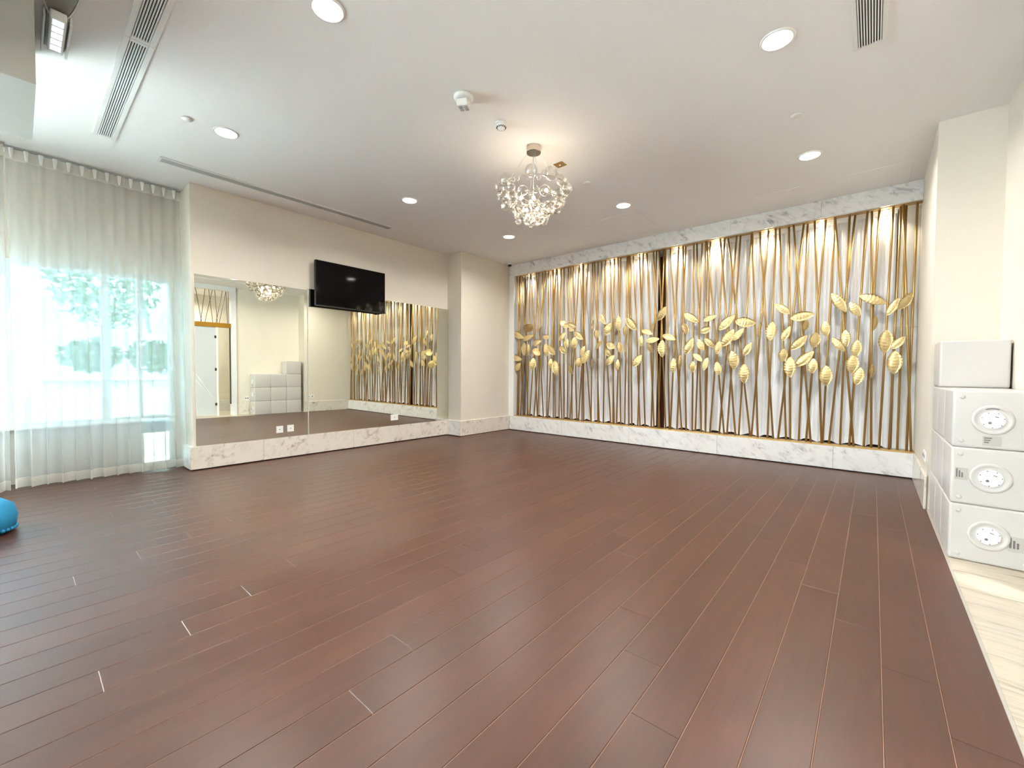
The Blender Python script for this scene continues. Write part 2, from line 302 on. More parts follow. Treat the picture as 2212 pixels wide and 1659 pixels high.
# ------------------------------------------------------------------ the room (metres; camera stands at x=0, y=0)
H = 3.398
XM, XC, YL, YC, YE = -6.153, -5.777, 6.652, 5.309, 1.345      # mirror wall, column face, rod wall, column side, end of mirror wall
XW, XR, XE, YR = 0.385, 0.785, 0.387, 5.25                     # stub wall, alcove wall, edge of the planks, alcove back
XWIN, YB, YDEEP = -6.75, -8.0, YL + 0.52
YP = -1.5                                                      # planks are laid from here on; the floor behind the camera is plain

# floor: slab, dark planks laid along y, marble strip by the alcove
floor = struct('floor', MB().box(-6.95, XE, YP, YDEEP, -0.12, -0.0022), M['seam'], 'dark brown plank floor with staggered joints')
obj('plain_boards', MB().box(-6.95, XE, YB, YP, -0.12, 0.0), M['wood'], floor)
PW, PLEN, SH = 0.1695, 2.1, 0.30
meshes = {}
row = 0; x1 = XE
while x1 > XWIN + 0.02:
    x0 = 0.2225 - PW * row if x1 == XE else x1 - PW
    x0 = max(x0, XWIN)
    xm = (x0 + x1) / 2
    ymax = YL if x0 > XC - 0.1 else (YC if x0 > XM - 0.1 else YE)
    y = (2.587 + SH * (row - 2)) % PLEN
    y -= PLEN * math.ceil((y - YP) / PLEN)
    while y < ymax:
        a, b = max(y, YP), min(y + PLEN, ymax)
        if b - a > 0.06:
            key = (round(b - a, 4), round(x1 - x0, 4))
            if key not in meshes:
                w, l = (x1 - x0) / 2 - 0.0015, (b - a) / 2 - 0.0010
                mb = MB(); c = 0.0014
                mb.add([(-w, -l, -0.016), (w, -l, -0.016), (w, l, -0.016), (-w, l, -0.016),
                        (-w, -l, -c), (w, -l, -c), (w, l, -c), (-w, l, -c),
                        (-w + c, -l + c, 0), (w - c, -l + c, 0), (w - c, l - c, 0), (-w + c, l - c, 0)],
                       [(0, 3, 2, 1), (0, 1, 5, 4), (1, 2, 6, 5), (2, 3, 7, 6), (3, 0, 4, 7), (4, 5, 9, 8), (5, 6, 10, 9), (6, 7, 11, 10), (7, 4, 8, 11), (8, 9, 10, 11)])
                o = obj('plank', mb, M['wood'], floor, at=(0, 0, 0)); meshes[key] = o.data
            else:
                o = bpy.data.objects.new('plank', meshes[key]); COL.objects.link(o); o.parent = floor
            o.location = (xm, (a + b) / 2, 0)
        y += PLEN
    x1 = x0; row += 1
fm = struct('floor_marble', MB().box(XE, 2.7, YB, YDEEP, -0.12, -0.016), M['gap'], 'cream streaked marble floor strip beside the planks')
yy = 5.25
mesh = None
for k, (ya, yb) in enumerate([(5.26, YL), (4.0, 5.258), (2.7, 3.998), (1.4, 2.698), (0.1, 1.398), (-8.0, 0.098)]):
    obj('slab', MB().bbox(XE + 0.012, 1.55, ya, yb, -0.016, 0.0, 0.001), M['marblef'], fm, at=(0.9, ya, 0))
    obj('slab', MB().bbox(1.552, 2.7, ya, yb, -0.016, 0.0, 0.001), M['marblef'], fm, at=(2.1, ya, 0))
obj('edge_strip', MB().box(XE, XE + 0.012, YB, YL, -0.016, 0.001), M['strip'], fm, at=(0, 0, 0))

struct('ceiling', MB().box(-6.95, 2.7, YB, YDEEP + 0.1, H, H + 0.1), M['ceil'], 'smooth white ceiling')
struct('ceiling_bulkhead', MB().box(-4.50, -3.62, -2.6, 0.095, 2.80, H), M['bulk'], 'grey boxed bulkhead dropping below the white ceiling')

# walls
struct('wall_mirror', MB().box(XWIN, XM, YE, YC + 0.02, 0, H), M['wall'], 'cream wall that carries the big mirror')
struct('wall_column', MB().box(XWIN, XC, YC, YDEEP, 0, H), M['wall'], 'cream projecting wall between mirror and rod screen')
struct('wall_far', MB().box(XC, 0.9, YDEEP, YDEEP + 0.1, 0, H), M['walnut'], 'brown board wall behind the white drapes')
far2 = struct('wall_far_white', MB().box(0.19, XW, YL + 0.302, YDEEP, 0, H), M['white'], 'white panelled end of the rod niche')
obj('panel', MB().bbox(0.192, 0.383, YL + 0.288, YL + 0.302, 0.3, 1.768, 0.002), M['white'], far2, at=(0.28, YL + 0.3, 1))
obj('panel', MB().bbox(0.192, 0.383, YL + 0.288, YL + 0.302, 1.774, 3.178, 0.002), M['white'], far2, at=(0.28, YL + 0.3, 2.5))
struct('wall_stub', MB().box(XW, 2.7, YR, YDEEP, 0, H), M['wall'], 'cream stub wall beside the rod screen')
struct('wall_right', MB().box(XR, XR + 0.14, 3.64, YR, 0, H).box(XR, XR + 0.14, YB, 2.1, 0, H).box(XR, XR + 0.14, 2.1, 3.64, 3.30, H), M['wall'], 'cream wall behind the white cubes')
struct('wall_back', MB().box(-6.95, 2.7, YB - 0.12, YB, 0, H), M['wall'], 'cream wall behind the camera')
struct('wall_corridor', MB().box(2.7, 2.8, YB, YR, 0, H), M['wall'], 'cream corridor wall beyond the glass door')
# window wall, with the glazed openings left free
wl = MB().box(-6.95, XWIN, YB, 1.40, 2.335, H).box(-6.95, XWIN, 1.285, 1.40, 0, 2.335)
struct('wall_window', wl, M['wall'], 'cream wall above the window behind the sheer curtain')
struct('wall_parapet', MB().box(-6.95, XWIN, YB, 0.955, 0, 0.585), M['lowwall'], 'low grey wall under the window')

# jambs of the niche and left return
struct('trim_1', MB().box(XC, -5.645, YL, YDEEP, 0.29, 3.178), M['white'], 'white return at the end of the rod niche')

# marble baseboards: slabs with joints, black shadow gap below
def base(name, label, box, axis, cuts, m, gapbox):
    g = struct(name, MB().box(*gapbox), M['gap'], label)
    for a, b in zip(cuts[:-1], cuts[1:]):
        q = list(box); q[axis * 2] = a + 0.0008; q[axis * 2 + 1] = b - 0.0008
        obj('marble_slab', MB().bbox(*q, 0.003), m, g, at=(q[0], q[2], 0))
    return g
base('baseboard_mirror', 'cream marble baseboard under the mirror', (XM, XM + 0.035, 0, 0, 0.012, 0.285), 1, [1.31, 2.10, 3.38, 4.66, YC - 0.02], M['marbleb'], (XM - 0.1, XM + 0.02, 1.335, YC - 0.03, 0, 0.02))
base('baseboard_return', 'white marble baseboard on the end of the mirror wall', (0, 0, 1.31, YE, 0.012, 0.285), 0, [XM - 0.40, XM - 0.001], M['marble'], (XM - 0.38, XM - 0.01, 1.32, YE, 0, 0.02))
base('baseboard_column', 'cream marble baseboard on the projecting wall', (XC, XC + 0.025, 0, 0, 0.012, 0.29), 1, [YC - 0.028, YL - 0.001], M['marbleb'], (XC - 0.05, XC + 0.012, YC - 0.015, YL, 0, 0.02))
base('baseboard_side', 'white marble baseboard facing the window', (0, 0, YC - 0.028, YC, 0.012, 0.29), 0, [XM + 0.036, XC - 0.001], M['marble'], (XM + 0.036, XC, YC - 0.015, YC, 0, 0.02))
base('baseboard_far', 'white marble plinth under the gold rods', (0, 0, YL, YL + 0.30, 0.012, 0.292), 0, [XC + 0.026, -4.45, -3.10, -1.72, -0.36, XW - 0.001], M['marble'], (XC, XW, YL + 0.012, YL + 0.3, 0, 0.02))
base('baseboard_stub', 'cream marble baseboard on the stub wall', (XW - 0.018, XW, 0, 0, 0.0, 0.30), 1, [YR - 0.018, YL - 0.001], M['marbleb'], (XW - 0.01, XW, YR, YL, 0, 0.02))
base('baseboard_right', 'cream marble baseboard on the wall behind the cubes', (XR - 0.018, XR, 0, 0, 0.0, 0.30), 1, [3.64, 3.93], M['marbleb'], (XR - 0.01, XR, 3.64, 3.93, 0, 0.02))
base('baseboard_corridor', 'grey veined marble baseboard in the corridor', (2.68, 2.70, 0, 0, 0.0, 0.30), 1, [0.5, 1.8, 3.1, 4.4], M['marble'], (2.69, 2.70, 0.5, 4.4, 0, 0.02))
# marble header over the rods
hd = struct('trim_2', MB().box(XC, XW, YL + 0.03, YL + 0.12, 3.19, H), M['white'], 'white veined marble header above the gold rods')
for a, b in zip([XC, -4.72, -3.18, -1.60, -0.55], [-4.72, -3.18, -1.60, -0.55, XW]):
    obj('marble_slab', MB().bbox(a + 0.0006, b - 0.0006, YL, YL + 0.03, 3.178, H, 0.002), M['marble'], hd, at=(a, YL, 3.178))
struct('trim_3', MB().box(XC, XW, YL + 0.01, YDEEP, 3.18, 3.195), M['white'], 'white soffit behind the marble header')

# ------------------------------------------------------------------ window
win = struct('window_1', MB().box(-6.84, -6.76, YB, 1.285, 2.285, 2.335).box(-6.84, -6.76, YB, 0.955, 0.585, 0.635).box(-6.84, -6.76, 0.99, 1.285, 0.0, 0.05), M['alu'], 'white framed window behind the sheer curtain')  # unseen length behind the camera added for more daylight
for y in (-8.0, -6.4, -4.8, -3.2, -2.0, -1.05, -0.08, 0.63, 0.945, 1.245):
    z0 = 0.635 if y < 0.9 else 0.0
    obj('mullion', MB().bbox(-6.85, -6.755, y, y + (0.075 if y == 0.63 else 0.045), z0, 2.335, 0.004), M['alu'], win, at=(-6.8, y, z0))
for a, b, z in [(-7.955, -6.4, .635), (-6.355, -4.8, .635), (-4.755, -3.2, .635), (-3.155, -2.0, .635), (-1.955, -1.05, .635), (-1.005, -0.08, .635), (-0.035, 0.63, .635), (0.705, 0.945, .635), (0.99, 1.245, .05)]:
    obj('pane', MB().box(-6.806, -6.80, a, b, z, 2.285), M['pane' if a > -1.1 else 'clear'], win, at=(-6.8, a, z))  # panes in view get the dimming tint, unseen ones stay clear
obj('transom', MB().bbox(-6.84, -6.76, 0.99, 1.245, 0.60, 0.64, 0.004), M['alu'], win, at=(-6.8, 0.99, 0.6))
obj('window_sill', MB().bbox(-6.76, -6.70, -7.9, 0.955, 0.565, 0.59, 0.004), M['white'], win, at=(-6.75, 0, 0.57))

# ------------------------------------------------------------------ sheer curtains in front of the window
def curtain(name, label, ya, yb, xtop, xbot, nfold, amp, seed, mname, npleat, flare=0.0):
    rnd = random.Random(seed)
    ph = [rnd.uniform(0, 6.28) for _ in range(4)]
    t = thing(name, label, 'curtain', (xtop, (ya + yb) / 2, 0.015))
    def surf(u, v, z0, z1, off=0.0):
        z = z0 + (z1 - z0) * v; q = 1 - (z - 0.015) / (H - 0.03)        # q: 0 top, 1 bottom
        w = 2 * PI * nfold * u
        a = amp * (0.35 + 0.65 * min(1, q * 2.2))
        x = xtop + (xbot - xtop) * q + a * (math.sin(w + 0.5 * math.sin(w * 0.37 + ph[0])) + 0.45 * q * math.sin(w * 0.53 + ph[1]))
        yy = ya + (yb - ya) * u + 0.022 * q * math.sin(w * 1.0 + ph[2]) + flare * q * (u - 0.5) + 0.3 * a * math.cos(w) * q
        return (x + off, yy, z)
    n = int(nfold * 14)
    obj('fabric', MB().grid(lambda u, v: surf(u, v, 0.115, H - 0.13), n, 20), M[mname], t, smooth=True, solid=False)
    obj('hem', MB().grid(lambda u, v: surf(u, v, 0.018, 0.115), n, 2), M['hem'], t, smooth=True, solid=False)
    obj('heading', MB().grid(lambda u, v: surf(u, v, H - 0.13, H - 0.018), n, 2), M['hem'], t, smooth=True, solid=False)
    obj('track', MB().box(xtop - 0.02, xtop + 0.02, ya - 0.02, yb + 0.01, H - 0.018, H), M['slotgrey'], t)
    if npleat:
        first = None
        for k in range(npleat):
            y = ya + (yb - ya) * (k + 0.4) / npleat
            if first is None:
                mb = MB().tube((0, 0, -0.05), (0, 0, 0.045), 0.009, 6, 0.020); first = obj('pleat', mb, M['white'], t, at=(xtop + amp + 0.012, y, H - 0.075))
                first.data.transform(Matrix.Translation((xtop + amp + 0.012, y, H - 0.075)))
            else:
                o = first.copy(); COL.objects.link(o); o.location = (amp + 0.012, y - (ya + yb) / 2, H - 0.09)
    return t
curtain('sheer_curtain', 'ivory sheer pleated curtain hanging between the window and the mirror wall', -0.045, 1.325, -6.53, -6.42, 13, 0.030, 3, 'sheer', 14)
curtain('sheer_curtain', 'ivory sheer curtain cut off by the picture edge, overlapping the pleated one', -7.9, -0.055, -6.47, -6.34, 64, 0.045, 5, 'sheer', 0)

# ------------------------------------------------------------------ mirror and its fittings
def mirror(label, y0, y1, z1, turn):
    yc = (y0 + y1) / 2; off = abs(turn) * (y1 - y0) / 2 + 0.001
    o = tag(obj('mirror_panel', MB().bbox(XM, XM + 0.006, y0, y1, 0.288, z1, 0.001), M['mirror'], at=(XM, yc, 0.288)), label, 'mirror')
    o.location.x += off; o.rotation_euler.z = turn          # hung a touch out of square, as the reflections show
    return o
mp = mirror('narrow mirror panel beside the sheer curtain, showing the doorway', YE + 0.03, 2.688, 2.345, -0.013)
obj('edge_strip', MB().box(XM, XM + 0.0175, 2.689, 2.693, 0.288, 2.345), M['white'], mp)
mirror('wide mirror panel below the TV, showing the gold rods', 2.694, YC - 0.004, 2.37, -0.009)
def socket_x(label, x, y0, y1, z0, z1, sgn, holes=0):
    c = (x, (y0 + y1) / 2, z0)
    t = thing('wall_socket', label, 'socket', c)
    obj('plate', MB().bbox(min(x, x + sgn * 0.009), max(x, x + sgn * 0.009), y0, y1, z0, z1, 0.002), M['white'], t)
    n = max(1, holes)
    for k in range(n):
        y = y0 + (y1 - y0) * (k + 0.5) / n; zc = (z0 + z1) / 2
        obj('socket_hole', MB().lathe((x + sgn * 0.008, y, zc), [(0.006 if not holes else 0.016, 0.0), (0.006 if not holes else 0.016, sgn * 0.003)], 12, axis='x'), M['dark'], t)
    return t
socket_x('white square socket on the mirror, closer to the curtain of the pair', XM + 0.0195, 2.262, 2.350, 0.352, 0.444, 1)
socket_x('white square socket on the mirror beside the panel joint', XM + 0.0215, 2.404, 2.490, 0.356, 0.448, 1)
socket_x('wide white socket on the mirror near the cream column', XM + 0.0205, 4.048, 4.192, 0.374, 0.472, 1)
socket_x('white double socket low on the stub wall by the gold rods', XW, 5.38, 5.60, 0.40, 0.49, -1, 2)
socket_x('cream socket with two dark holes between door jamb and cubes', XR, 3.83, 3.93, 0.38, 0.50, -1, 2)

# television
tv = thing('television', 'black flat TV mounted over the upper edge of the mirror', 'television', (-6.06, 3.325, 2.13))
obj('housing', MB().bbox(-6.085, -6.036, 2.764, 3.888, 2.132, 2.780, 0.006), M['blackpl'], tv)
obj('screen', MB().box(-6.036, -6.0335, 2.772, 3.880, 2.146, 2.772), M['screen'], tv)
obj('bezel', MB().box(-6.036, -6.031, 2.764, 3.888, 2.132, 2.146), M['blackpl'], tv)
obj('wall_bracket', MB().bbox(XM + 0.001, -6.085, 3.10, 3.55, 2.40, 2.70, 0.003), M['blackpl'], tv)
obj('sensor_bump', MB().bbox(-6.075, -6.045, 3.80, 3.84, 2.122, 2.134, 0.003), M['blackpl'], tv)

# ------------------------------------------------------------------ rod screen with leaves
sc = thing('rod_screen', 'screen of slanting brass rods with gold leaves above the marble plinth', 'screen', (-2.6, YL + 0.1, 0.292))
obj('bottom_rail', MB().bbox(-5.642, XW - 0.002, YL + 0.012, YL + 0.155, 0.292, 0.306, 0.002), M['rail'], sc)
obj('top_rail', MB().bbox(-5.642, XW - 0.002, YL + 0.055, YL + 0.155, 3.1735, 3.179, 0.002), M['brass'], sc)
for xt, xb, l in RODS:
    y = YL + 0.07 + 0.030 * l
    obj('rod', MB().tube((xb, y, 0.303), (xt, y, 3.170), 0.0125, 10), M['brass'], sc, at=(xb, y, 0.303), smooth=True)
def leaf_mesh():
    NU, NV = 30, 4
    def fn(u, v):
        s = 2 * v - 1; w = 0.5 * (math.sin(PI * min(1, u * 0.97 + 0.015)) ** 0.72) * (1 - 0.18 * u)
        rid = 0.034 * math.sin(2 * PI * (7.5 * u - 1.3 * abs(s))) * (1 if 0.06 < u < 0.94 else 0)
        return (u - 0.5, -(0.10 * (1 - abs(s)) * math.sin(PI * u) + rid) + 0.10 * (2 * u - 1) ** 2, w * s * 1.12)
    f = MB().grid(fn, NU, NV)
    n = len(f.v); b = MB().add(f.v, f.f)
    b.add([(x, y + 0.02, z) for x, y, z in f.v], [tuple(reversed(q)) for q in f.f])
    rim = [i * (NV + 1) for i in range(NU + 1)] + [(i) * (NV + 1) + NV for i in range(NU, -1, -1)]
    for a, c in zip(rim, rim[1:] + rim[:1]): b.f.append((a, c, c + n, a + n))
    me = bpy.data.meshes.new('leaf'); me.from_pydata(b.v, [], b.f); me.polygons.foreach_set('use_smooth', [True] * len(me.polygons)); me.materials.append(M['leafgold']); return me
LM = leaf_mesh(); rl = random.Random(11)
for x, z, ln, w, ang, typ in LEAVES:
    tilt = rl.uniform(-0.16, 0.16)
    if typ == 1: tilt = rl.choice((-1, 1)) * 0.85
    if typ == 2: tilt = rl.choice((-1, 1)) * 0.45
    o = bpy.data.objects.new('leaf', LM); COL.objects.link(o); o.parent = sc
    wd = max(w, 0.045) / math.cos(tilt) if typ else w
    wd = min(wd * 1.1, 0.26)
    if ang > 90 or ang < -90: ang += 180
    o.rotation_euler = (tilt, -math.radians(ang + (180 if abs(ang % 180 - 90) < 25 and math.sin(math.radians(ang)) > 0 else 0)), 0)
    o.scale = (ln, ln * 0.62, wd)
    o.location = (x + 2.6, YL + 0.026 - (YL + 0.1), z - 0.292)

# white drapes behind the rods
def drape(label, xa, xb, seed, nf):
    rnd = random.Random(seed); ph = [rnd.uniform(0, 6.28) for _ in range(5)]
    y0 = YL + 0.25
    t = thing('window_drape', label, 'drape', ((xa + xb) / 2, y0, 0.30))
    def fn(u, v):
        w = 2 * PI * nf * u
        y = y0 + 0.014 * math.sin(w + 1.1 * math.sin(w * 0.31 + ph[0])) + 0.008 * math.sin(w * 2.3 + ph[1]) * (0.4 + 0.6 * v)
        z = 0.315 + 0.016 * math.sin(w * 0.5 + ph[2]) * (1 - v) + (3.135 - 0.315) * v
        x = xa + (xb - xa) * u + 0.012 * math.sin(w * 0.7 + ph[3]) * (1 - v)
        return (x, y, z)
    obj('fabric', MB().grid(fn, int(nf * 12), 10), M['drape'], t, smooth=True, solid=False)
    obj('track', MB().bbox(xa, xb, y0 - 0.015, y0 + 0.015, 3.135, 3.18, 0.002), M['white'], t)
drape('white drape behind the rods, between the cream column and the brown gap', -5.52, -2.73, 21, 25)
drape('wide white drape behind the rods, ending at the white niche panel', -2.60, 0.18, 23, 24)

# ------------------------------------------------------------------ ceiling fittings
def downlight(x, y, label, g='recessed ceiling downlights', r=0.088, watts=DOWN):
    t = thing('recessed_downlight', label, 'downlight', (x, y, H - 0.012), g)
    obj('trim_ring', MB().lathe((x, y, H), [(r + 0.014, 0.0), (r + 0.012, -0.006), (r, -0.010), (r - 0.004, -0.004), (r - 0.004, 0.0)], 36), M['white'], t, smooth=True)
    obj('diffuser', MB().lathe((x, y, H - 0.004), [(r - 0.005, 0.003), (r - 0.005, 0.0)], 32), M['lamp'], t)
    lamp('AREA', (x, y, H - 0.011), watts, (1.0, 0.97, 0.925), 2 * r - 0.02)
for x, y, l in [(-2.571, 1.262, 'ceiling downlight cut by the top of the view'),
                (-0.530, 3.285, 'large ceiling downlight beside the short air grille'),
                (-4.600, 1.290, 'ceiling downlight between curtain and slot diffuser'),
                (-4.578, 3.310, 'ceiling downlight above the TV'),
                (-2.545, 5.205, 'ceiling downlight beside the square access hatch'),
                (-0.535, 5.215, 'ceiling downlight by the stub wall'),
                (-4.548, 5.220, 'small ceiling downlight near the dome camera')]:
    downlight(x, y, l)
downlight(-0.53, 1.27, 'ceiling downlight directly over the camera position')
downlight(1.75, 2.7, 'added corridor downlight beyond the glass door', r=0.10, watts=DOWN * 2.5)  # no fitting known here; added to brighten the corridor
downlight(-2.57, -1.2, 'ceiling downlight behind the camera position')

for k, x in enumerate([-5.409, -4.768, -4.187, -3.55, -3.034, -2.409, -1.828, -1.174, -0.556, 0.066]):
    l = ['first', 'second', 'third', 'fourth', 'fifth', 'sixth', 'seventh', 'eighth', 'ninth', 'tenth'][k] + ' warm spot under the marble header, counted from the cream column'
    t = thing('header_spot', l, 'spotlight', (x, YL + 0.2, 3.165), 'warm spots under the marble header')
    obj('trim_ring', MB().lathe((x, YL + 0.175, 3.18), [(0.040, 0.0), (0.038, -0.010), (0.027, -0.012), (0.026, -0.002)], 20), M['white'], t, smooth=True)
    obj('lens', MB().lathe((x, YL + 0.175, 3.168), [(0.026, 0.004), (0.024, -0.004), (0.014, -0.012)], 16), M['puck'], t)
    lamp('SPOT', (x, YL + 0.175, 3.150), PUCK, (1.0, 0.87, 0.66), 0.02, spot=2.2, rot=(0.12, 0, 0))

def disc(x, y, l, r=0.042):
    t = thing('sprinkler_cover', l, 'sprinkler cover', (x, y, H - 0.01), 'round sprinkler covers on the ceiling')
    obj('cover_plate', MB().lathe((x, y, H), [(r - 0.006, -0.003), (r, -0.007), (r - 0.004, -0.012)], 24), M['white'], t, smooth=True)
    obj('spacer', MB().lathe((x, y, H), [(r - 0.012, 0.0), (r - 0.012, -0.004)], 20), M['slotgrey'], t)
disc(-4.61, 1.0, 'round white sprinkler cover between air grille and downlight')
disc(-0.548, 4.332, 'round white sprinkler cover between two downlights by the stub wall')
disc(-2.567, 4.316, 'round white sprinkler cover just past the chandelier')
disc(-4.558, 4.357, 'round white sprinkler cover over the corner column', 0.035)

t = thing('smoke_detector', 'round white smoke detector with black slots near the chandelier', 'detector', (-2.55, 2.815, H - 0.06))
c = (-2.55, 2.815, H)
obj('mount', MB().lathe(c, [(0.052, 0.0), (0.052, -0.012), (0.047, -0.016)], 24), M['white'], t, smooth=True)
obj('chamber', MB().lathe(c, [(0.046, -0.016), (0.043, -0.034), (0.033, -0.048), (0.014, -0.056)], 24), M['white'], t, smooth=True)
for k in range(14):
    a = 2 * PI * k / 14; p = (c[0] + 0.0425 * math.cos(a), c[1] + 0.0425 * math.sin(a))
    obj('vent_slot', MB().tube((p[0], p[1], H - 0.035), (p[0] - 0.0075 * math.cos(a), p[1] - 0.0075 * math.sin(a), H - 0.0465), 0.0045, 5), M['dark'], t)
t = thing('ceiling_sensor', 'boxy white sensor hanging from a round ceiling plate', 'sensor', (-2.536, 2.35, H - 0.11))
c = (-2.536, 2.35, H)
obj('mount', MB().lathe(c, [(0.078, 0.0), (0.080, -0.014), (0.070, -0.030), (0.058, -0.034)], 28), M['white'], t, smooth=True)
hb = obj('sensor_head', MB().bbox(-0.045, 0.045, -0.050, 0.050, -0.055, 0.0, 0.006), M['white'], t, at=(0, 0, 0)); hb.location = (0, 0, 0.076); hb.rotation_euler = (0.12, 0, 0.5)
for k in range(4):
    o = obj('lens', MB().bbox(-0.014, 0.014, -0.014, 0.014, -0.008, 0.0, 0.003), M['slotgrey'], t, at=(0, 0, 0)); o.rotation_euler = (0.12, 0, 0.5)
    o.location = Vector((0, 0, 0.076)) + Matrix.Rotation(0.5, 3, 'Z') @ Matrix.Rotation(0.12, 3, 'X') @ Vector(((-1) ** k * 0.02, (1 if k < 2 else -1) * 0.022, -0.055))
    
t = thing('dome_camera', 'tiny white dome camera in the corner above the marble header', 'security camera', (-5.60, 6.46, H - 0.085))
obj('body', MB().lathe((-5.60, 6.46, H), [(0.050, 0.0), (0.052, -0.030), (0.046, -0.048)], 22), M['white'], t, smooth=True)
obj('dome', MB().lathe((-5.60, 6.46, H), [(0.040, -0.046), (0.036, -0.066), (0.022, -0.080), (0.004, -0.085)], 20), M['blackpl'], t, smooth=True)

t = thing('ceiling_plate', 'small square brass plate recessed in the ceiling by the chandelier', 'ceiling plate', (-2.57, 3.765, H - 0.006))
obj('plate', MB().bbox(-2.625, -2.515, 3.715, 3.815, H - 0.006, H, 0.002), M['brass'], t)
obj('lens', MB().lathe((-2.57, 3.765, H - 0.006), [(0.010, 0.0), (0.008, -0.006)], 12), M['white'], t)

# air grilles: frame, dark throat, one object per slat
def grille(label, x0, x1, y0, y1, along, nslat, border):
    t = thing('air_grille', label, 'air grille', ((x0 + x1) / 2, (y0 + y1) / 2, H - 0.012))
    obj('throat', MB().box(x0 + 0.01, x1 - 0.01, y0 + 0.01, y1 - 0.01, H - 0.003, H), M['dark'], t)
    for q in ((x0, x1, y0, y0 + border), (x0, x1, y1 - border, y1), (x0, x0 + border, y0 + border, y1 - border), (x1 - border, x1, y0 + border, y1 - border)):
        e = border
        if along == 'x' and q[1] - q[0] < border * 1.5: e = 0
        obj('frame_side', MB().bbox(*q, H - 0.012, H, 0.002), M['white'], t)
    a, b = (y0, y1) if along == 'x' else (x0, x1)
    a += border; b -= border
    for k in range(nslat):
        p = a + (b - a) * (k + 0.5) / nslat; w = (b - a) / nslat * 0.27
        if along == 'x': obj('slat', MB().bbox(x0 + border, x1 - border, p - w, p + w, H - 0.012, H - 0.002, 0.001), M['white'], t)
        else: obj('slat', MB().bbox(p - w, p + w, y0 + border, y1 - border, H - 0.012, H - 0.002, 0.001), M['white'], t)
    return t
grille('long white linear air grille with its end towards the sheer curtain', -5.56, -3.775, 0.488, 0.648, 'x', 7, 0.032)
grille('white linear air grille continuing over the camera beside the emergency light', -3.773, -2.2, 0.488, 0.648, 'x', 7, 0.032)
grille('short white air grille over the stub wall corner', -0.150, 0.016, 2.3, 3.735, 'y', 9, 0.022)

t = thing('slot_diffuser', 'long thin slot diffuser along the ceiling edge above the mirror', 'air diffuser', (-5.70, 2.4, H - 0.008))
for q in ((-5.775, -5.755, 0.99, 3.78), (-5.650, -5.625, 0.99, 3.78), (-5.755, -5.65, 0.99, 1.012), (-5.755, -5.65, 3.758, 3.78)):
    obj('frame_side', MB().bbox(*q, H - 0.008, H, 0.002), M['white'], t)
obj('slot_plate', MB().box(-5.755, -5.65, 1.012, 3.758, H - 0.003, H), M['slotgrey'], t)

def hatch(label, x0, x1, y0, y1):
    t = thing('access_hatch', label, 'ceiling hatch', ((x0 + x1) / 2, (y0 + y1) / 2, H - 0.004))
    obj('hatch_panel', MB().bbox(x0, x1, y0, y1, H - 0.004, H, 0.0035), M['ceil'], t)
hatch('flush square access hatch in the ceiling before the marble header', -3.04, -2.49, 5.49, 6.36)
hatch('flush access hatch touching the marble header', -1.245, -0.70, 6.0, 6.60)
hatch('flush access hatch close to the stub wall', -0.28, 0.26, 6.0, 6.60)

# emergency luminaire beside the bulkhead
t = thing('emergency_light', 'white emergency light with five lit segments on an oval ceiling body', 'emergency light', (-3.7, 0.197, H - 0.1))
obj('oval_rim', MB().lathe((-3.42, 0.197, H), [(0.50, 0.0), (0.50, -0.030), (0.47, -0.034), (0.47, -0.02)], 48, sx=1.0, sy=0.17), M['white'], t, smooth=False)
obj('oval_cover', MB().lathe((-3.42, 0.197, H), [(0.465, -0.018), (0.465, -0.030)], 48, sx=1.0, sy=0.165), M['taupe'], t)
obj('lamp_block', MB().bbox(-4.215, -3.79, 0.162, 0.234, H - 0.085, H - 0.035, 0.006), M['white'], t)
for k in range(5):
    x = -4.175 + k * 0.076
    obj('lens', MB().bbox(x, x + 0.062, 0.174, 0.222, H - 0.088, H - 0.084, 0.001), M['led'], t)
for y in (0.142, 0.254):
    obj('side_bracket', MB().bbox(-4.30, -3.86, y - 0.006, y + 0.006, H - 0.06, H, 0.003), M['white'], t)
obj('mount', MB().bbox(-4.25, -3.86, 0.15, 0.246, H - 0.036, H, 0.004), M['slotgrey'], t)

